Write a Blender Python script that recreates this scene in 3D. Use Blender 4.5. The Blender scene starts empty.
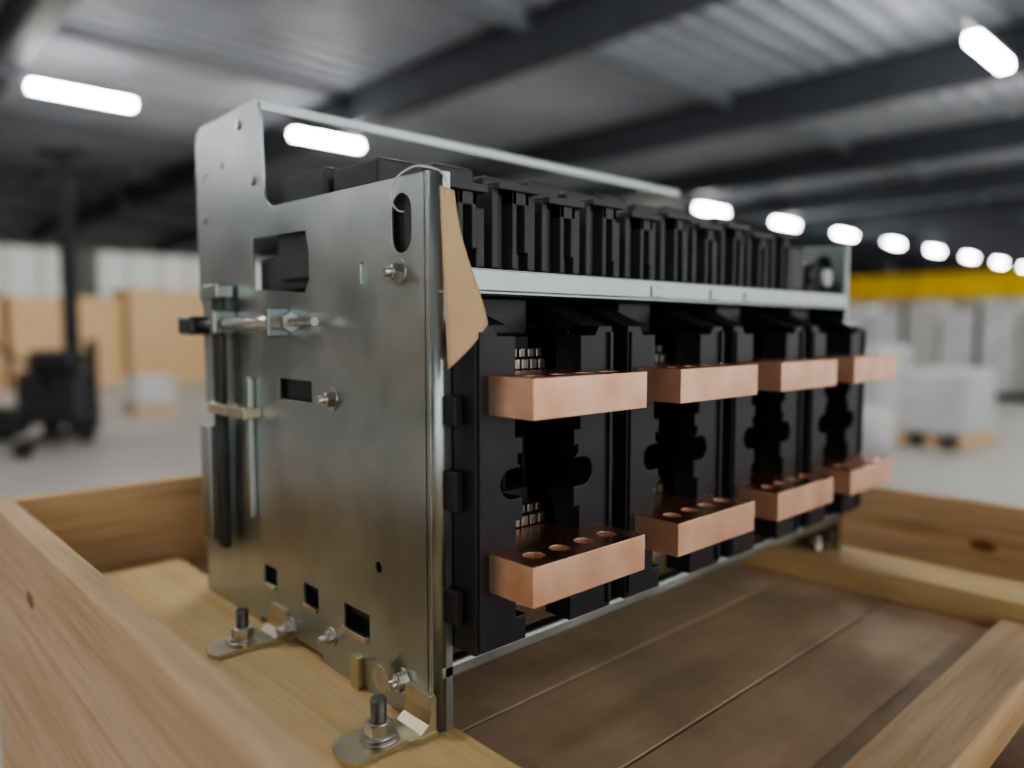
import bpy, bmesh, math, random
from mathutils import Vector, Matrix
random.seed(7)
scn=bpy.context.scene
W,D,H,H2=.830,.517,.491,.621
# ---------------------------------------------------------------- materials
def newmat(name):
    m=bpy.data.materials.new(name); m.use_nodes=True
    nt=m.node_tree; b=nt.nodes["Principled BSDF"]; return m,nt,b
def pmat(name,col,rough=.5,metal=0.,var=.12,scale=8.,bump=0.,bscale=60.,stretch=(1,1,1),col2=None,rvar=0.,spec=None,pos=(.3,.7),dist=0.):
    m,nt,b=newmat(name); N=nt.nodes; L=nt.links
    tc=N.new("ShaderNodeTexCoord"); mp=N.new("ShaderNodeMapping"); mp.inputs["Scale"].default_value=stretch
    L.new(tc.outputs["Object"],mp.inputs[0])
    n=N.new("ShaderNodeTexNoise"); n.inputs["Scale"].default_value=scale; n.inputs["Detail"].default_value=6; n.inputs["Distortion"].default_value=dist
    L.new(mp.outputs[0],n.inputs["Vector"])
    r=N.new("ShaderNodeValToRGB"); r.color_ramp.elements[0].position=pos[0]; r.color_ramp.elements[1].position=pos[1]
    c2=col2 or tuple(min(1,c*(1+var)) for c in col); c1=tuple(c*(1-var) for c in col) if not col2 else col
    r.color_ramp.elements[0].color=(*c1,1); r.color_ramp.elements[1].color=(*c2,1)
    L.new(n.outputs[0],r.inputs[0]); L.new(r.outputs[0],b.inputs["Base Color"])
    b.inputs["Roughness"].default_value=rough; b.inputs["Metallic"].default_value=metal
    if spec is not None: b.inputs["Specular IOR Level"].default_value=spec
    if rvar:
        mr=N.new("ShaderNodeMapRange"); mr.inputs[1].default_value=.3; mr.inputs[2].default_value=.7
        mr.inputs[3].default_value=rough-rvar; mr.inputs[4].default_value=rough+rvar
        L.new(n.outputs[0],mr.inputs[0]); L.new(mr.outputs[0],b.inputs["Roughness"])
    if bump:
        n2=N.new("ShaderNodeTexNoise"); n2.inputs["Scale"].default_value=bscale; n2.inputs["Detail"].default_value=4
        L.new(mp.outputs[0],n2.inputs["Vector"])
        bp=N.new("ShaderNodeBump"); bp.inputs["Strength"].default_value=bump; bp.inputs["Distance"].default_value=.002
        L.new(n2.outputs[0],bp.inputs["Height"]); L.new(bp.outputs[0],b.inputs["Normal"])
    return m
def wood(name,c1,c2,axis,rough=.6,dirt=0.,fine=22,pos=(.36,.6),knots=0.):
    m,nt,b=newmat(name); N=nt.nodes; L=nt.links
    tc=N.new("ShaderNodeTexCoord"); mp=N.new("ShaderNodeMapping")
    s=[fine]*3; s[axis]=1.1; mp.inputs["Scale"].default_value=s
    L.new(tc.outputs["Object"],mp.inputs[0])
    n=N.new("ShaderNodeTexNoise"); n.inputs["Scale"].default_value=1.6; n.inputs["Detail"].default_value=8; n.inputs["Distortion"].default_value=.9
    L.new(mp.outputs[0],n.inputs["Vector"])
    w=N.new("ShaderNodeTexNoise"); w.inputs["Scale"].default_value=9; w.inputs["Detail"].default_value=5
    L.new(mp.outputs[0],w.inputs["Vector"])
    mx=N.new("ShaderNodeMath"); mx.operation='MULTIPLY_ADD'; mx.inputs[1].default_value=.35; L.new(w.outputs[0],mx.inputs[0]); 
    ms=N.new("ShaderNodeMath"); ms.operation='MULTIPLY'; ms.inputs[1].default_value=.65; L.new(n.outputs[0],ms.inputs[0]); L.new(ms.outputs[0],mx.inputs[2])
    r=N.new("ShaderNodeValToRGB"); r.color_ramp.elements[0].position=pos[0]; r.color_ramp.elements[1].position=pos[1]
    r.color_ramp.elements[0].color=(*c1,1); r.color_ramp.elements[1].color=(*c2,1)
    L.new(mx.outputs[0],r.inputs[0])
    out=r.outputs[0]
    def mult(fac_out,lo,p0,p1):
        nonlocal out
        dr=N.new("ShaderNodeValToRGB"); dr.color_ramp.elements[0].position=p0; dr.color_ramp.elements[1].position=p1
        dr.color_ramp.elements[0].color=(*lo,1); dr.color_ramp.elements[1].color=(1,1,1,1); L.new(fac_out,dr.inputs[0])
        mm=N.new("ShaderNodeMixRGB"); mm.blend_type='MULTIPLY'; mm.inputs[0].default_value=1; L.new(out,mm.inputs[1]); L.new(dr.outputs[0],mm.inputs[2]); out=mm.outputs[0]
    if dirt:
        d=N.new("ShaderNodeTexNoise"); d.inputs["Scale"].default_value=7; d.inputs["Detail"].default_value=8; L.new(tc.outputs["Object"],d.inputs["Vector"])
        mult(d.outputs[0],(1-dirt,)*3,.38,.62)
    if knots:
        mk=N.new("ShaderNodeMapping"); s=[9]*3; s[axis]=4.2; mk.inputs["Scale"].default_value=s; L.new(tc.outputs["Object"],mk.inputs[0])
        v=N.new("ShaderNodeTexVoronoi"); v.inputs["Scale"].default_value=1.; L.new(mk.outputs[0],v.inputs["Vector"])
        mult(v.outputs["Distance"],(.38,.24,.15),knots*.6,knots)
    L.new(out,b.inputs["Base Color"]); b.inputs["Roughness"].default_value=rough
    bp=N.new("ShaderNodeBump"); bp.inputs["Strength"].default_value=.25; bp.inputs["Distance"].default_value=.001
    L.new(mx.outputs[0],bp.inputs["Height"]); L.new(bp.outputs[0],b.inputs["Normal"])
    return m
def emis(name,col,s):
    m,nt,b=newmat(name); b.inputs["Emission Color"].default_value=(*col,1); b.inputs["Emission Strength"].default_value=s
    b.inputs["Base Color"].default_value=(.9,.9,.9,1); return m
GALV=pmat("galvanised_steel",(.37,.42,.43),.35,1.,.10,9.,.10,500,col2=(.53,.58,.58),rvar=.07,dist=.6)
GALVY=pmat("zinc_yellow_passivated",(.62,.56,.42),.34,1.,.14,30.,.05,300)
STEEL=pmat("zinc_bolt",(.60,.59,.56),.28,1.,.15,60.)
THREAD=pmat("threaded_steel",(.24,.24,.24),.3,1.,.15,60.)
DSTEEL=pmat("dark_steel",(.075,.08,.085),.4,.8,.2,20.)
BLK=pmat("black_moulded_plastic",(.022,.024,.031),.36,0.,.2,30.,.06,700)
BLK2=pmat("grey_black_plastic",(.060,.062,.066),.5,0.,.2,30.,.08,700)
COP=pmat("copper_sawn",(.80,.46,.31),.36,.62,.0,26.,.08,300,col2=(.92,.62,.46),pos=(.32,.62),rvar=.05)
COPT=pmat("copper_rolled_surface",(.40,.18,.105),.28,.85,.0,20.,.04,200,col2=(.60,.31,.20),pos=(.36,.66),rvar=.05)
TIN=pmat("silver_contacts",(.50,.48,.42),.38,1.,.1,50.)
PAPER=pmat("kraft_paper",(.70,.49,.29),.75,0.,.06,20.)
STRING=pmat("white_string",(.8,.8,.78),.6)
W_PINE_Y=wood("pine_boards_y",(.47,.30,.165),(.68,.49,.31),1,pos=(.34,.62),knots=.10)
W_PINE_X=wood("pine_boards_x",(.50,.32,.165),(.69,.50,.30),0,knots=.09)
W_PLANK_Y=wood("plank_y",(.66,.46,.22),(.78,.59,.32),1,dirt=.12,knots=.07)
W_PLY=wood("floor_boards",(.58,.42,.26),(.70,.54,.36),0,dirt=.30,fine=14,pos=(.3,.7))
W_BG=wood("crate_wood",(.72,.47,.24),(.86,.63,.37),0)
CONC=pmat("concrete_floor",(.47,.455,.43),.45,0.,.12,.6,col2=(.57,.555,.53))
WALLM=pmat("wall_panel",(.55,.55,.53),.7,0.,.06,.5)
WALLD=pmat("wall_panel_dark",(.26,.27,.27),.7,0.,.10,.3)
CEIL=pmat("roof_sheet",(.50,.54,.60),.5,0.,.12,.8)
BEAM=pmat("beam_paint",(.08,.09,.11),.5,.0,.1,2.)
PURL=pmat("purlin_paint",(.24,.26,.29),.5,.0,.1,2.)
LAMP=emis("lamp_diffuser",(1,.97,.93),42.)
LAMP2=emis("lamp_diffuser_far",(1,.97,.93),42.)
GLOWM=emis("added_wall_glow",(1,.97,.92),.22)  # weak glow, added to brighten the far wall and roof
for mm_ in (LAMP2,GLOWM):
    try: mm_.cycles.emission_sampling='NONE'
    except Exception: pass
WHITE=pmat("white_wrap",(.66,.68,.69),.45,0.,.12,3.)
YEL=pmat("yellow_paint",(.88,.62,.02),.45,0.,.08,3.)
RUB=pmat("black_rubber",(.015,.015,.015),.7)

# ---------------------------------------------------------------- helpers
def empty(name,loc=(0,0,0)):
    o=bpy.data.objects.new(name,None); o.location=loc; scn.collection.objects.link(o); o.empty_display_size=.05; return o
def addobj(name,me,mat,parent=None):
    o=bpy.data.objects.new(name,me); scn.collection.objects.link(o)
    if mat and not me.materials: me.materials.append(mat)
    if parent: o.parent=parent; o.matrix_parent_inverse=parent.matrix_basis.inverted()
    return o
class MB:
    """mesh builder: many primitives in one mesh"""
    def __init__(s): s.bm=bmesh.new(); s.mats=[]; s.cur=0
    def mat(s,m):
        if m not in s.mats: s.mats.append(m)
        s.cur=s.mats.index(m); return s
    def _fin(s,verts,M=None,smooth=False):
        if M is not None: bmesh.ops.transform(s.bm,matrix=M,verts=verts)
        fs=set(f for v in verts for f in v.link_faces)
        for f in fs: f.material_index=s.cur; f.smooth=smooth
    def box(s,x0,x1,y0,y1,z0,z1,bev=0.,M=None,seg=2):
        r=bmesh.ops.create_cube(s.bm,size=1.); vs=r['verts']
        T=Matrix.Translation(((x0+x1)/2,(y0+y1)/2,(z0+z1)/2))@Matrix.Diagonal((abs(x1-x0),abs(y1-y0),abs(z1-z0),1))
        bmesh.ops.transform(s.bm,matrix=T,verts=vs)
        if bev>0:
            es=list(set(e for v in vs for e in v.link_edges))
            r=bmesh.ops.bevel(s.bm,geom=es,offset=bev,segments=seg,profile=.5,affect='EDGES')
            vs=list(set(v for f in r['faces'] for v in f.verts))
            fs=set(f for v in vs for f in v.link_faces); vs=list(set(v for f in fs for v in f.verts))
        s._fin(vs,M); return s
    def cyl(s,p0,p1,r,r2=None,n=24,smooth=True):
        p0=Vector(p0);p1=Vector(p1);d=p1-p0
        rr=bmesh.ops.create_cone(s.bm,cap_ends=True,segments=n,radius1=r,radius2=r if r2 is None else r2,depth=d.length)
        q=Vector((0,0,1)).rotation_difference(d.normalized()).to_matrix().to_4x4()
        s._fin(rr['verts'],Matrix.Translation((p0+p1)/2)@q,False)
        if smooth and n>8:
            for f in set(f for v in rr['verts'] for f in v.link_faces):
                if len(f.verts)==4: f.smooth=True
        return s
    def prism(s,pts,axis,a0,a1):
        """pts 2D polygon extruded along axis: axis x->(y,z), y->(x,z), z->(x,y)"""
        def P(u,v,a): return {0:(a,u,v),1:(u,a,v),2:(u,v,a)}[axis]
        A=[s.bm.verts.new(P(u,v,a0)) for u,v in pts]; B=[s.bm.verts.new(P(u,v,a1)) for u,v in pts]
        n=len(pts); fs=[s.bm.faces.new(A),s.bm.faces.new(B[::-1])]
        for i in range(n): fs.append(s.bm.faces.new((A[i],B[i],B[(i+1)%n],A[(i+1)%n])))
        for f in fs: f.material_index=s.cur
        return s
    def torus(s,c,R,r,axis=(0,0,1),n=32,k=10):
        q=Vector((0,0,1)).rotation_difference(Vector(axis).normalized()).to_matrix().to_4x4(); M=Matrix.Translation(c)@q
        rings=[]
        for i in range(n):
            a=2*math.pi*i/n
            rings.append([s.bm.verts.new(M@Vector(((R+r*math.cos(2*math.pi*j/k))*math.cos(a),(R+r*math.cos(2*math.pi*j/k))*math.sin(a),r*math.sin(2*math.pi*j/k)))) for j in range(k)])
        for i in range(n):
            for j in range(k):
                f=s.bm.faces.new((rings[i][j],rings[(i+1)%n][j],rings[(i+1)%n][(j+1)%k],rings[i][(j+1)%k])); f.smooth=True; f.material_index=s.cur
        return s
    def done(s,name,parent=None):
        bmesh.ops.recalc_face_normals(s.bm,faces=s.bm.faces)
        me=bpy.data.meshes.new(name); s.bm.to_mesh(me); s.bm.free()
        for m in s.mats: me.materials.append(m)
        return addobj(name,me,None,parent)
def circ(cx,cy,r,n=20,ry=None):
    ry=ry or r; return [(cx+r*math.cos(2*math.pi*i/n),cy+ry*math.sin(2*math.pi*i/n)) for i in range(n)]
def oval(cx,cy,w,h,n=10):
    r=w/2; k=h/2-r; p=[]
    for i in range(n+1): a=math.pi*i/n; p.append((cx+r*math.cos(a),cy+k+r*math.sin(a)))
    for i in range(n+1): a=math.pi+math.pi*i/n; p.append((cx+r*math.cos(a),cy-k+r*math.sin(a)))
    return p
def rect(x0,x1,y0,y1): return [(x0,y0),(x1,y0),(x1,y1),(x0,y1)]
AX={'x':Matrix(((0,0,1,0),(1,0,0,0),(0,1,0,0),(0,0,0,1))),
    'y':Matrix(((1,0,0,0),(0,0,-1,0),(0,1,0,0),(0,0,0,1))),
    'z':Matrix.Identity(4)}
def plate(name,outline,holes,th,ax,pos,mat,parent,bev=.0004,mat2=None):
    """flat plate with real cut-outs; pos = centre coordinate along normal; mat2 on the two flat faces"""
    cu=bpy.data.curves.new(name,'CURVE'); cu.dimensions='2D'; cu.fill_mode='BOTH'; cu.extrude=th/2-bev; cu.bevel_depth=bev; cu.bevel_resolution=1
    cu.offset=-bev
    for pts in [outline]+holes:
        sp=cu.splines.new('POLY'); sp.points.add(len(pts)-1)
        for i,(u,v) in enumerate(pts): sp.points[i].co=(u,v,0,1)
        sp.use_cyclic_u=True; sp.use_smooth=False
    tmp=bpy.data.objects.new("tmp",cu); scn.collection.objects.link(tmp)
    dg=bpy.context.evaluated_depsgraph_get(); dg.update()
    me=bpy.data.meshes.new_from_object(tmp.evaluated_get(dg))
    bpy.data.objects.remove(tmp); bpy.data.curves.remove(cu)
    T=Matrix.Translation({'x':(pos,0,0),'y':(0,pos,0),'z':(0,0,pos)}[ax])@AX[ax]
    me.transform(T); me.name=name; me.materials.clear()
    if mat2: me.materials.append(mat); me.materials.append(mat2)
    me.update()
    ai='xyz'.index(ax)
    for p in me.polygons:
        p.use_smooth=False
        p.material_index=1 if (mat2 and abs(p.normal[ai])>.9) else 0
    return addobj(name,me,mat,parent)
def bolt(mb,c,n,r=.008,stud=.008,washer=True,mat=None):
    c=Vector(c);n=Vector(n).normalized(); mb.mat(mat or STEEL)
    if washer: mb.cyl(c,c+n*.0016,r*1.45)
    mb.cyl(c+n*.0016,c+n*(.0016+r*.8),r,n=6,smooth=False)
    mb.cyl(c+n*(.0016+r*.8),c+n*(.0026+r*.8),r*.8,r*.7,n=20)
    if stud: mb.cyl(c+n*.003,c+n*(.004+r*.8+stud),r*.52,n=16)

# ================================================================ BREAKER CHASSIS
ch=empty("switchgear_breaker_chassis")
def side_outline():
    p=[(.006,.0),(.006,H-.003),(.010,H),(.275,H+.004)]
    for i in range(7):
        a=-math.pi/2+ (math.pi/2)*i/6; p.append((.292+.026*math.cos(a),H+.030+.026*math.sin(a)))
    p+=[(.322,.600),(.328,.615),(.338,H2),(.500,H2-.002),(.512,.612),(D,.598),(D,.40),(.506,.385),(.506,.262),(.480,.246),(.478,.15),(.492,.138),(.512,.13),(D,.0),(.35,0),(.35,.008),(.20,.008),(.20,0)]
    return p
def side_holes(near):
    h=[oval(.046,.451,.030,.052),oval(.112,.409,.009,.024,6),
       [(.351,.464),(.351,.404),(.300,.401),(.225,.396),(.215,.410),(.215,.440),(.222,.461)],
       rect(.214,.290,.279,.302),circ(.09,.13,.0055),
       rect(.306,.338,.052,.076),rect(.208,.240,.052,.078),rect(.107,.155,.053,.078),
       circ(.483,.55,.008),circ(.43,.56,.004)]
    return h
for nm,x,s in (("side_plate_near",-.0,1),("side_plate_far",W,-1)):
    plate(nm,side_outline(),side_holes(True),.003,'x',x,GALV,ch)
    mb=MB().mat(GALV)
    prof=[]
    R=.011
    for i in range(13):
        a=math.pi-math.pi*.5*i/12*1.0
        prof.append((R+ R*math.cos(a)-.0015, R - R*math.sin(a)))
    prof=[(-.0015,.0125)]+prof+[(.017,0.0),(.017,.003)]
    for i in range(12,-1,-1):
        a=math.pi-math.pi*.5*i/12
        prof.append((R+(R-.003)*math.cos(a)-.0015, R-(R-.003)*math.sin(a)))
    prof+=[(.0015,.0125)]
    pp=[(x+s*u,v) for u,v in prof]
    mb.prism(pp,2,0.,H)
    mb.box(x,x+s*.014,.338,.500,H2-.003,H2-.0005)
    mb.box(x,x+s*.018,D-.003,D,.40,.60)
    mb.box(x,x+s*.02,.36,.48,0,.003)
    o=mb.done(nm+"_folded_edges",ch)
    for f in o.data.polygons:
        if abs(f.normal.z)<.2 and len(f.vertices)==4 and f.area<.002: f.use_smooth=True
mb=MB()
for (y,z,r) in ((.051,.408,.0085),(.172,.286,.0085),(.181,.034,.007),(.272,.016,.0085),(.05,.032,.0085)):
    bolt(mb,(-.0015,y,z),(-1,0,0),r,.006)
for (y,z) in ((.379,.600),(.49,.50),(.345,.53)): mb.mat(STEEL).cyl((-.0015,y,z),(-.005,y,z),.006,.004)
mb.mat(GALV).box(-.006,.0,.1075,.1105,.399,.419,.001)
mb.mat(GALVY).box(-.007,-.001,.108,.153,.050,.056,.001).box(-.009,-.001,.118,.133,.0,.034,.002).box(-.005,0,.21,.238,.05,.056,.001)
mb.box(-.006,0,.308,.336,.05,.055,.001)
mb.done("side_plate_bolts",ch)
mb=MB().mat(BLK).box(.006,.012,.12,.32,.09,.395,.001).mat(BLK2).box(.012,.05,.20,.36,.40,.44,.003).box(.014,.05,.18,.40,.33,.40,.003)  # black panel behind the cut-outs stands in for the shade inside
mb.mat(BLK2).box(.020,.03,.06,.38,.012,.068,.002)
mb.done("inner_dark_backing",ch)
mb=MB().mat(STEEL)
mb.cyl((-.016,.178,.365),(-.016,.53,.363),.0045)
mb.cyl((-.016,.235,.365),(-.016,.395,.364),.0075)
mb.cyl((-.016,.228,.365),(-.016,.236,.365),.0105,n=6,smooth=False)
mb.mat(DSTEEL).box(-.030,-.004,.478,.522,.350,.374,.004)
mb.mat(GALV).box(-.03,-.0015,.40,.412,.352,.38,.002).box(-.026,-.0015,.262,.268,.35,.38,.001)
mb.done("racking_rod",ch)
mb=MB().mat(DSTEEL)
mb.box(-.020,-.010,.410,.432,.082,.400,.002)
mb.mat(GALV).box(-.010,-.0015,.352,.362,.13,.30,.002)
mb.mat(GALVY).box(-.024,-.0015,.335,.440,.252,.265,.0015)
mb.mat(GALV).box(-.022,-.0015,.445,.475,.085,.235,.002)
mb.box(-.026,-.004,.400,.442,.395,.412,.002)
mb.done("interlock_bar",ch)
# ---- poles
PX=[.108+.2048*i for i in range(4)]
def col_poly(cx,s):
    q=[(.090,.075),(.090,.361),(.070,.361),(.064,.352),(.043,.352),(.043,.262),(.034,.262),(.034,.246),(.040,.246),(.040,.238)]
    c=.220; r=.0135
    q+=[(.034,c+r),(.046,c+r)]
    for i in range(9):
        a=math.pi/2-math.pi*i/8; q.append((.047+r*math.cos(a)*1.0,c+r*math.sin(a)))
    q+=[(.034,c-r),(.034,.186),(.042,.186),(.042,.098),(.030,.098),(.030,.075)]
    return [(cx+s*u,v) for u,v in q]
for i,cx in enumerate(PX):
    for s,nm in ((-1,"left"),(1,"right")):
        plate("pole_%d_column_%s"%(i+1,nm),col_poly(cx,s),[],.034,'y',-.014,BLK,ch,.0012)
    mb=MB().mat(BLK)
    mb.box(cx-.088,cx-.062,.004,.08,.078,.358,.002).box(cx+.062,cx+.088,.004,.08,.078,.358,.002)
    mb.box(cx-.088,cx+.088,.075,.30,.078,.375,.003)
    for s in (-1,1):
        a,b=sorted((cx+s*.088,cx+s*.050))
        mb.prism([(-.026,.361),(.06,.361),(.06,.388),(.035,.388),(.005,.372)],0,a,b)
    mb.box(cx-.03,cx+.03,.03,.08,.352,.388,.002)
    mb.box(cx-.104,cx-.092,.004,.20,.075,.345,.0015)
    for z0,z1 in ((.10,.13),(.20,.235),(.275,.30)): mb.box(cx-.100,cx-.091,-.016,.01,z0,z1,.001)
    for s in (-1,1):
        a,b=sorted((cx+s*.088,cx+s*.083)); mb.box(a,b,-.0345,-.029,.08,.355,.0008)
    for k in range(4): mb.box(cx-.045+k*.028,cx-.040+k*.028,.045,.078,.19,.28,.001)
    mb.done("pole_%d_housing"%(i+1),ch)
    mb=MB().mat(TIN)
    for zb in (.3185,.1635):
        for k in range(7):
            x0=cx-.040+k*.0115
            mb.box(x0,x0+.0095,.012,.05,zb,zb+.010,.001).box(x0+.0005,x0+.009,.016,.05,zb+.0115,zb+.020,.001)
    mb.mat(BLK2).box(cx-.042,cx+.042,.040,.076,.312,.350,.001).box(cx-.042,cx+.042,.040,.076,.157,.194,.001)
    mb.done("pole_%d_contact_fingers"%(i+1),ch)
    for zt,nm in ((.3181,"upper"),(.1629,"lower")):
        x0,x1=cx-.0748,cx+.0748
        holes=[circ(cx+k,-.060,.0095,24) for k in (-.049,-.0165,.0165,.049)]
        plate("copper_bar_%s_%d"%(nm,i+1),rect(x0,x1,-.0854,.030),holes,.0344,'z',zt-.0172,COP,ch,.0006,COPT)
mb=MB().mat(BLK)
mb.box(.004,.020,.012,.10,.075,.372,.002)
for z0,z1 in ((.09,.14),(.17,.20),(.24,.27),(.30,.34)): mb.box(.008,.018,.004,.014,z0,z1,.001)
mb.box(W-.03,W-.004,.012,.10,.075,.372,.002)
mb.box(.004,W-.004,.09,.32,.068,.080,.002)
mb.done("lower_insulating_base",ch)
mb=MB().mat(GALV)
mb.box(.016,W-.016,-.002,.0,.392,.411,.0008)
mb.box(.016,W-.016,-.007,.0,.3885,.3915,.0008)
mb.box(.004,W-.004,0,.10,.3885,.3905)
mb.box(.016,W-.016,-.001,.03,.4095,.4115)
for x in (.30,.42,.50): mb.box(x,x+.018,-.004,-.001,.394,.405,.0006)
mb.done("cross_rail_upper",ch)
mb=MB().mat(GALV)
mb.box(.003,W-.003,.000,.016,.044,.062,.005,seg=4)
mb.box(.003,W-.003,.385,.40,.03,.06,.003)
mb.done("cross_rail_lower",ch)
mb=MB().mat(GALV)
mb.box(.0015,W-.0015,.326,.329,H2-.014,H2-.003,.0008).box(.0015,W-.0015,.326,.350,H2-.005,H2-.003)
mb.done("cross_rail_top",ch)
# ---- upper insulating assembly (arc chute covers)
mb=MB().mat(BLK2)
mb.box(.006,.66,.040,.30,.412,.470,.002)
mb.box(.004,.03,.012,.05,.412,.486,.002)
n=10; pw=.0655
for k in range(n):
    x=.010+k*pw
    h=.484+(.006 if k%2 else 0)
    mb.box(x,x+pw-.003,.046,.29,.468,h+.006,.003)
    mb.box(x+.002,x+.010,.014,.05,.414,h,.0015)
    mb.box(x+.014,x+.020,.020,.05,.414,h-.006,.001)
    mb.box(x+.024,x+.030,.010,.05,.414,h,.0012)
    mb.box(x+.024,x+.046,.010,.05,h-.016,h,.0012)
    mb.box(x+.040,x+.046,.010,.05,.430,h,.0012)
    mb.box(x+.026,x+.044,.022,.05,.414,.436,.001)
    mb.box(x+.050,x+.060,.016,.05,.414,h-.004-.012*(k%3==0),.0012)
    mb.box(x+.004,x+.056,.006,.03,h-.004,h+.003,.001)
    mb.box(x+.004,x+pw-.008,.105,.190,h,.522+.004*(k%2),.004)
    mb.box(x+.004,x+pw-.008,.205,.302,h,.528,.004)
mb.done("arc_chute_covers",ch)
mb=MB().mat(BLK)
mb.box(.670,.800,.05,.28,.412,.462,.004)
mb.box(.685,.735,.03,.20,.412,.482,.006)
mb.cyl((.775,.028,.44),(.775,.06,.44),.022)
mb.box(.745,.812,.03,.05,.412,.428,.002)
mb.mat(WHITE).cyl((.79,.018,.438),(.79,.03,.438),.014)
mb.mat(GALV).box(.60,.72,.304,.325,.47,.56,.002).box(.66,.69,.28,.303,.50,.535,.002)
mb.done("auxiliary_contact_block",ch)
def foot(y,name):
    mb=MB().mat(GALVY)
    pts=[(-.082,y-.012),(-.088,y),(-.082,y+.024),(-.066,y+.034),(-.034,y+.034),(-.012,y+.026),(-.0016,y+.026),(-.0016,y-.018),(-.020,y-.018),(-.030,y-.012)]
    mb.prism(pts,2,0.0,.0045)
    prof=[(-.030,.0045),(-.018,.006),(-.010,.012),(-.0075,.022),(-.0075,.036),(-.0016,.036),(-.0016,.0045)]
    mb.prism(prof,1,y-.016,y+.022)
    bx,by=-.046,y+.008
    mb.mat(STEEL).cyl((bx,by,.0045),(bx,by,.007),.0175,n=32)
    mb.cyl((bx,by,.007),(bx,by,.010),.0135,n=32)
    mb.cyl((bx,by,.010),(bx,by,.020),.0125,n=6,smooth=False)
    mb.cyl((bx,by,.020),(bx,by,.0212),.0108,.009,n=24)
    mb.mat(THREAD).cyl((bx,by,.004),(bx,by,.041),.0062,n=20)
    for k in range(11): mb.torus((bx,by,.0225+k*.0017),.0064,.0007,n=20,k=5)
    mb.done(name,ch)
foot(.016,"mounting_foot_front"); foot(.294,"mounting_foot_rear")
mb=MB().mat(STEEL); mb.cyl((-.012,.072,.030),(-.0133,.072,.030),.0125,n=32); mb.done("loose_disc",ch)
mb=MB().mat(GALVY); mb.box(W-.012,W-.002,.0,.05,.0,.006,.001).box(W-.05,W-.001,.01,.05,0,.003); mb.mat(STEEL).cyl((W-.03,.03,.003),(W-.03,.03,.02),.009,n=6); mb.done("mounting_foot_far",ch)

# ---- paper tag with string
tg=empty("paper_tag",(.01,-.01,.47))
bm=bmesh.new(); cols=8; rows=16; g=[]
for j in range(rows+1):
    t=j/rows; row=[]
    for i in range(cols+1):
        s=i/cols
        zl=.476+(.324-.476)*t; zr=.474+(.362-.474)*t
        xl=-.0015-.0065*t; xr=.0140+(.0325-.0140)*t
        x=xl+(xr-xl)*s; z=zl+(zr-zl)*s
        y=-.009-.018*t-.004*math.sin(s*math.pi)*t+.004*math.sin(t*5)*s
        row.append(bm.verts.new((x,y,z)))
    g.append(row)
for j in range(rows):
    for i in range(cols):
        f=bm.faces.new((g[j][i],g[j][i+1],g[j+1][i+1],g[j+1][i])); f.smooth=True
me=bpy.data.meshes.new("tag_card"); bm.to_mesh(me); bm.free()
o=addobj("tag_card",me,PAPER,tg); md=o.modifiers.new("s","SOLIDIFY"); md.thickness=.0006
cu=bpy.data.curves.new("tag_string",'CURVE'); cu.dimensions='3D'; cu.bevel_depth=.0009; cu.bevel_resolution=3; cu.materials.append(STRING)
sp=cu.splines.new('BEZIER'); pts=[(.010,.050,.462),(-.003,.052,.464),(-.007,.052,.480),(-.005,.030,.495),(.002,.010,.4945),(.008,-.003,.487),(.006,-.0100,.470)]
sp.bezier_points.add(len(pts)-1)
for b,p in zip(sp.bezier_points,pts): b.co=p; b.handle_left_type=b.handle_right_type='AUTO'
o=bpy.data.objects.new("tag_string",cu); scn.collection.objects.link(o); o.parent=tg; o.matrix_parent_inverse=tg.matrix_basis.inverted()

# ================================================================ WOODEN CRATE
cr=empty("wooden_shipping_crate")
FZ=-.040
mb=MB().mat(W_PINE_Y)
mb.box(-.216,-.188,-.62,.758,-.142,.117,.002)
mb.box(-.214,-.190,-.62,.758,-.20,-.150,.002)
mb.done("side_board_left",cr)
mb=MB().mat(W_PINE_X)
mb.box(-.187,.949,.73,.757,-.02,.117,.002).box(-.187,.949,.731,.757,-.16,-.0225,.002)
mb.done("side_board_back",cr)
mb=MB().mat(W_PINE_Y)
mb.box(.95,.977,-.25,.757,-.10,.083,.002)
mb.done("side_board_right",cr)
mb=MB().mat(W_PLY)
for a,b in ((-.245,-.1035),(-.1005,.045),(.048,.19),(.193,.34),(.343,.49),(.493,.64),(.643,.729)):
    mb.box(-.187,.949,a,b,FZ-.022,FZ,.0015)
mb.done("floor_boards",cr)
mb=MB().mat(W_PLANK_Y)
mb.box(-.186,.020,-.58,.70,FZ+.0005,-.0005,.0015)
mb.box(.750,.850,-.345,.70,FZ+.0005,-.0005,.0015)
mb.mat(W_PINE_X).box(.024,.745,-.315,-.247,-.075,-.024,.002)
mb.done("bearer_planks",cr)
FL=-.75
mb=MB().mat(W_PINE_X)
for y in (-.52,.10,.66): mb.box(-.19,.94,y,y+.10,-.20,FZ-.0225,.002)
z=-.20
for L in range(2):
    zt=z-.004-L*.275; zb=zt-.25
    mb.mat(W_PINE_Y).box(-.214,-.19,-.60,.757,zb,zt,.002).box(.925,.95,-.60,.757,zb,zt,.002)
    mb.mat(W_PINE_X).box(-.189,.924,.732,.757,zb,zt,.002).box(-.189,.924,-.60,-.575,zb,zt,.002)
    mb.mat(W_PLY).box(-.189,.924,-.574,.731,zt-.03,zt-.002,.002)
mb.mat(W_PINE_Y)
for x in (-.21,.32,.85): mb.box(x,x+.1,-.60,.757,FL,FL+.019,.001)
mb.done("stacked_crate_base",cr)

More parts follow.
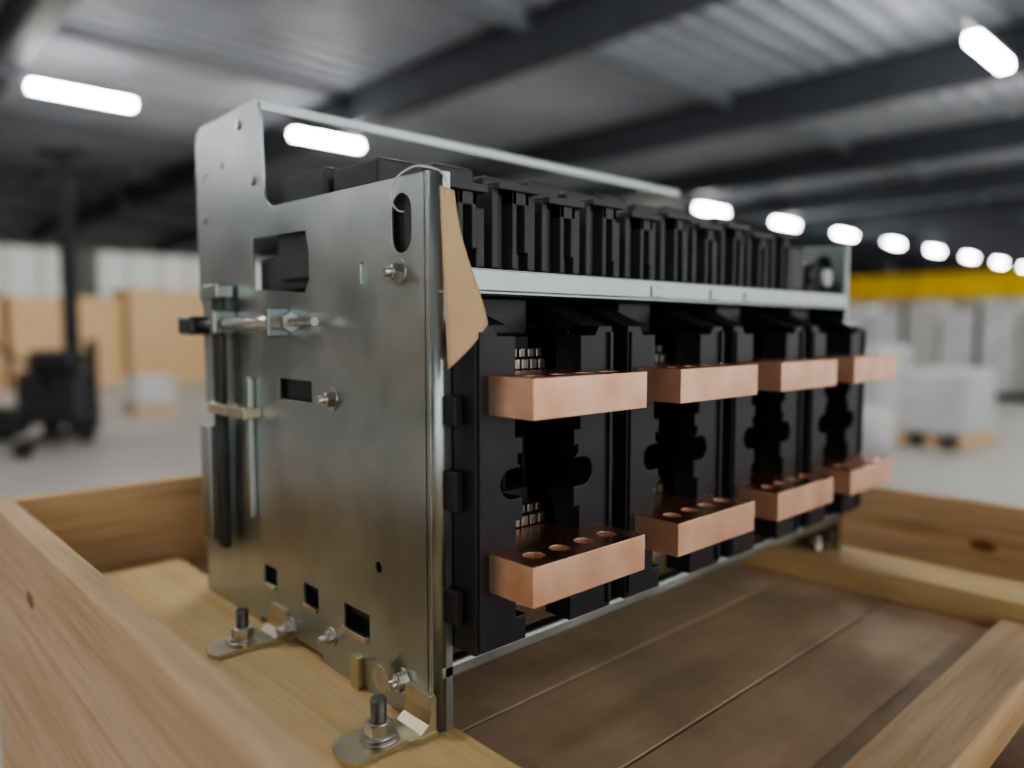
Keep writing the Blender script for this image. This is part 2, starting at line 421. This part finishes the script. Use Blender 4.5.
# ================================================================ HALL
X0,X1,Y0,Y1=-16,62,-13,36; CZ=4.45
mb=MB().mat(CONC).box(X0,X1,Y0,Y1,FL-.2,FL); mb.done("floor")
mb=MB().mat(WALLM)
mb.box(X0,X1,Y1,Y1+.3,FL,CZ+.5); mb.done("wall_north")
mb=MB().mat(WALLM).box(X1,X1+.3,Y0,Y1,FL,CZ+.5); mb.done("wall_east")
mb=MB().mat(WALLD).box(X0-.3,X0,Y0,Y1,FL,CZ+.5); mb.done("wall_west_unseen")  # out of view, added to darken reflections in the side plate
wi=1; x=X0+1
while x<X1-6:
    mb=MB().mat(GLOWM).box(x,x+5.2,Y1-.06,Y1-.01,1.0,3.7).mat(WALLM)  # added glowing panel behind mullions, no real window here
    for t in range(5): mb.box(x+t*1.28,x+t*1.28+.08,Y1-.10,Y1-.061,1.0,3.7)
    mb.box(x-.05,x+5.3,Y1-.10,Y1-.01,.9,1.0).box(x-.05,x+5.3,Y1-.10,Y1-.01,3.7,3.8)
    mb.done("wall_glow_panel_%d"%wi); wi+=1; x+=6
bm=bmesh.new(); P=.42; y=Y0; prev=None
while y<Y1:
    for (dy,z) in ((0,CZ),(.16,CZ),(.20,CZ+.10),(.37,CZ+.10)):
        a=bm.verts.new((X0,y+dy,z)); b=bm.verts.new((X1,y+dy,z))
        if prev: bm.faces.new((prev[0],prev[1],b,a))
        prev=(a,b)
    y+=P
me=bpy.data.meshes.new("ceiling"); bm.to_mesh(me); bm.free(); addobj("ceiling",me,CEIL)
def ibeam_y(name,x,zb,h=.42,w=.26):
    mb=MB().mat(BEAM).box(x-w/2,x+w/2,Y0,Y1,zb,zb+.03).box(x-w/2,x+w/2,Y0,Y1,zb+h-.03,zb+h).box(x-.012,x+.012,Y0,Y1,zb+.03,zb+h-.03)
    mb.done(name)
for k in range(-3,12): ibeam_y("roof_beam",1.75+5.0*k,3.82,.60,.30)
mb=MB().mat(PURL)
for yy in (-6,-1.2,6.8,16,21,26,31): mb.box(X0,X1,yy-.05,yy+.05,4.25,4.44)
mb.done("roof_purlins")
def lightrow(xs,ys):
    mb=MB()
    P=list(zip(xs,ys))
    for (x,y) in P:
        near=abs(x)<22
        mb.mat(WALLM).box(x-.66,x+.66,y-.07,y+.07,3.66,3.70,.005)
        mb.mat(LAMP if near else LAMP2).box(x-.64,x+.64,y-.06,y+.06,3.57,3.655)
    mb.mat(PURL)
    (xa,ya),(xb,yb)=P[0],P[-1]
    L=math.hypot(xb-xa,yb-ya)+2; an=math.atan2(yb-ya,xb-xa)
    M=Matrix.Translation((xa,ya,0))@Matrix.Rotation(an,4,'Z')
    mb.box(-1,L-1,-.02,.02,3.701,3.74,0,M)
    for k in range(int(L/2.5)): mb.box(k*2.5,k*2.5+.02,-.01,.01,3.74,3.815,0,M)
    mb.done("fluorescent_light_row")
ks=[k for k in range(-3,14) if k not in (2,3)]
xs=[2.62+3.73*k+.03*k*k for k in ks]; lightrow(xs,[11.5-.0275*(x-2.5) for x in xs])
xs=[10.0+3.93*k for k in range(-5,7)]; lightrow(xs,[2.31]*len(xs))
xs=[10.0+3.93*k for k in range(-5,3)]; lightrow(xs,[-7.2]*len(xs))

def crate(name,x,y,w,d,h,z=FL):
    mb=MB().mat(W_BG); n=max(3,int(h/.19)); bh=h/n
    for i in range(n):
        z0=z+.1+i*(h-.1)/n; z1=z0+(h-.1)/n-.012
        mb.box(x,x+w,y,y+.025,z0,z1,.003).box(x,x+w,y+d-.025,y+d,z0,z1,.003).box(x,x+.025,y+.026,y+d-.026,z0,z1,.003).box(x+w-.025,x+w,y+.026,y+d-.026,z0,z1,.003)
    for fx in (0.02,.5,.92): mb.box(x+w*fx,x+w*fx+.09,y-.022,y-.001,z+.1,z+h,.003)
    mb.box(x,x+w,y,y+d,z+h-.004,z+h+.018,.003)
    for fy in (0,.45,.9): mb.box(x,x+w,y+d*fy,y+d*fy+.1*d,z,z+.099,.003)
    mb.done(name)
xx=-2.5
for w,h in ((2.2,1.75),(2.4,1.85),(1.9,1.7),(2.4,1.9),(2.2,1.8),(2.4,1.7),(2.,1.85)):
    crate("unseen_warm_crate",xx,15.8,w,1.2,h); xx+=w+.12
yy=1.
for w,h in ((2.2,2.0),(2.4,1.6),(2.2,2.2),(2.4,1.8)):
    crate("unseen_warm_crate",-9.5,yy,1.4,w,h); yy+=w+.3  # unseen crates, put in for warm reflections low on the side plate
def wrapped(name,x,y,w,d,h):
    mb=MB().mat(WHITE).box(x,x+w,y,y+d,FL+.12,FL+h,.05,seg=3)
    mb.mat(W_BG)
    for fy in (0,.44,.88): mb.box(x,x+w,y+fy*d,y+fy*d+.1*d,FL,FL+.118,.002)
    mb.done(name)
wrapped("wrapped_pallet",2.6,9.6,.5,.5,.50); wrapped("wrapped_pallet",4.1,10.4,.5,.5,.6)
wrapped("wrapped_pallet",7.2,1.6,.9,.6,.72); wrapped("wrapped_pallet",8.6,2.9,1.0,.8,.9)
def roll(name,x,y,r,h):
    mb=MB().mat(WHITE).cyl((x,y,FL),(x,y,FL+h),r,n=32).cyl((x,y,FL+h),(x,y,FL+h+.02),r*.3,n=20); mb.done(name)
roll("film_roll",6.5,2.15,.17,.42); roll("film_roll",6.9,2.75,.2,.5)
def panelrack(name,x,y,L,h):
    mb=MB().mat(WHITE)
    n=int(L/.55)
    for i in range(n):
        mb.mat(WHITE if i%3 else WALLM).box(x,x+.7,y-i*.55-.50,y-i*.55,FL+.13,FL+h-.1*(i%2),.02)
    mb.mat(DSTEEL)
    for i in range(0,n,2): mb.box(x-.05,x-.01,y-i*.55-.03,y-i*.55+.03,FL,FL+h)
    mb.box(x-.06,x+.75,y-n*.55,y,FL,FL+.11)
    mb.done(name)
panelrack("panel_storage_rack",13.0,7.5,8.0,1.5)
panelrack("panel_storage_rack",20.0,12,12.0,1.9)
lb=empty("yellow_lifting_beam",(17.5,4,1.2))
mb=MB().mat(YEL).box(17.35,17.65,0,7.2,1.0,1.05,.01).box(17.35,17.65,0,7.2,1.50,1.55,.01).box(17.47,17.53,0,7.2,1.05,1.5)
for yy in (0.4,1.8,3.6,5.4,6.8): mb.box(17.36,17.64,yy,yy+.04,1.05,1.5)
mb.done("girder",lb)
mb=MB().mat(DSTEEL)
for yy in (1.,6.2):
    mb.cyl((17.5,yy,1.55),(17.5,yy,4.44),.02,n=8).box(17.4,17.6,yy-.12,yy+.12,1.55,1.8,.02)
mb.done("chains",lb)
st=empty("pallet_stacker",(1.25,7.8,FL))
sx,sy=1.25,7.8
rt=Vector((.73,-.683,0)); fw=Vector((.684,.73,0))
ang=math.atan2(rt.y,rt.x); M=Matrix.Translation((sx,sy,FL))@Matrix.Rotation(ang,4,'Z')
mb=MB().mat(DSTEEL)
mb.box(.02,.13,.30,.42,.10,2.80,.01,M).box(.24,.30,.30,.42,.10,1.0,.01,M)
mb.box(-.75,.75,.33,.39,2.62,2.70,.01,M).box(-.15,.35,.28,.44,2.78,2.86,.01,M)
mb.box(-.30,.36,.0,.32,.18,.70,.06,M).box(-.20,.26,.05,.30,.70,.90,.05,M)
mb.box(-.66,-.28,.05,.28,.10,.34,.05,M).box(.0,.08,-.25,.0,.55,.62,.02,M)
mb.box(-.30,-.24,-.9,.1,.08,.16,.01,M).box(.28,.34,-.9,.1,.08,.16,.01,M)
for sgn in (-1,1):
    for k in range(6):
        a0=math.pi*.5*k/6; a1=math.pi*.5*(k+1)/6
        mb.cyl(M@Vector((.08+sgn*.6*math.sin(a0),.36,2.2+.45*math.cos(a0))),M@Vector((.08+sgn*.6*math.sin(a1),.36,2.2+.45*math.cos(a1))),.02,n=8)
mb.done("body_and_mast",st)
mb=MB().mat(RUB)
for (x,y,r) in ((-.5,.16,.10),(.30,.16,.10),(-.27,-.82,.075),(.31,-.82,.075),(0,.1,.11)):
    a=M@Vector((x-.04,y,r)); b=M@Vector((x+.04,y,r)); mb.cyl(a,b,r)
mb.done("wheels",st)
mb=MB().mat(DSTEEL)
mb.cyl(M@Vector((0.05,-.05,.65)),M@Vector((-.35,-.35,1.05)),.02).torus(M@Vector((-.35,-.35,1.12)),.08,.015,axis=(rt.y,rt.x,0.2))
mb.done("tiller",st)

# ================================================================ world, camera
w=bpy.data.worlds.new("World"); scn.world=w; w.use_nodes=True
w.node_tree.nodes["Background"].inputs[0].default_value=(1,.98,.95,1); w.node_tree.nodes["Background"].inputs[1].default_value=.9
cd=bpy.data.cameras.new("camera"); cam=bpy.data.objects.new("camera",cd); scn.collection.objects.link(cam)
cd.sensor_width=36; cd.lens=.7522*36/1.024; cd.clip_start=.01; cd.clip_end=200
yaw,pit=.8179,.0734
F=Vector((math.cos(yaw)*math.cos(pit),math.sin(yaw)*math.cos(pit),-math.sin(pit)))
cam.location=(-.3904,-.5121,.3579); cam.rotation_euler=F.to_track_quat('-Z','Y').to_euler()
cd.dof.use_dof=True; cd.dof.focus_distance=.70; cd.dof.aperture_fstop=1.6
scn.camera=cam
scn.view_settings.view_transform='AgX'
try: scn.view_settings.look='AgX - Medium High Contrast'
except Exception: pass
scn.view_settings.exposure=0.72
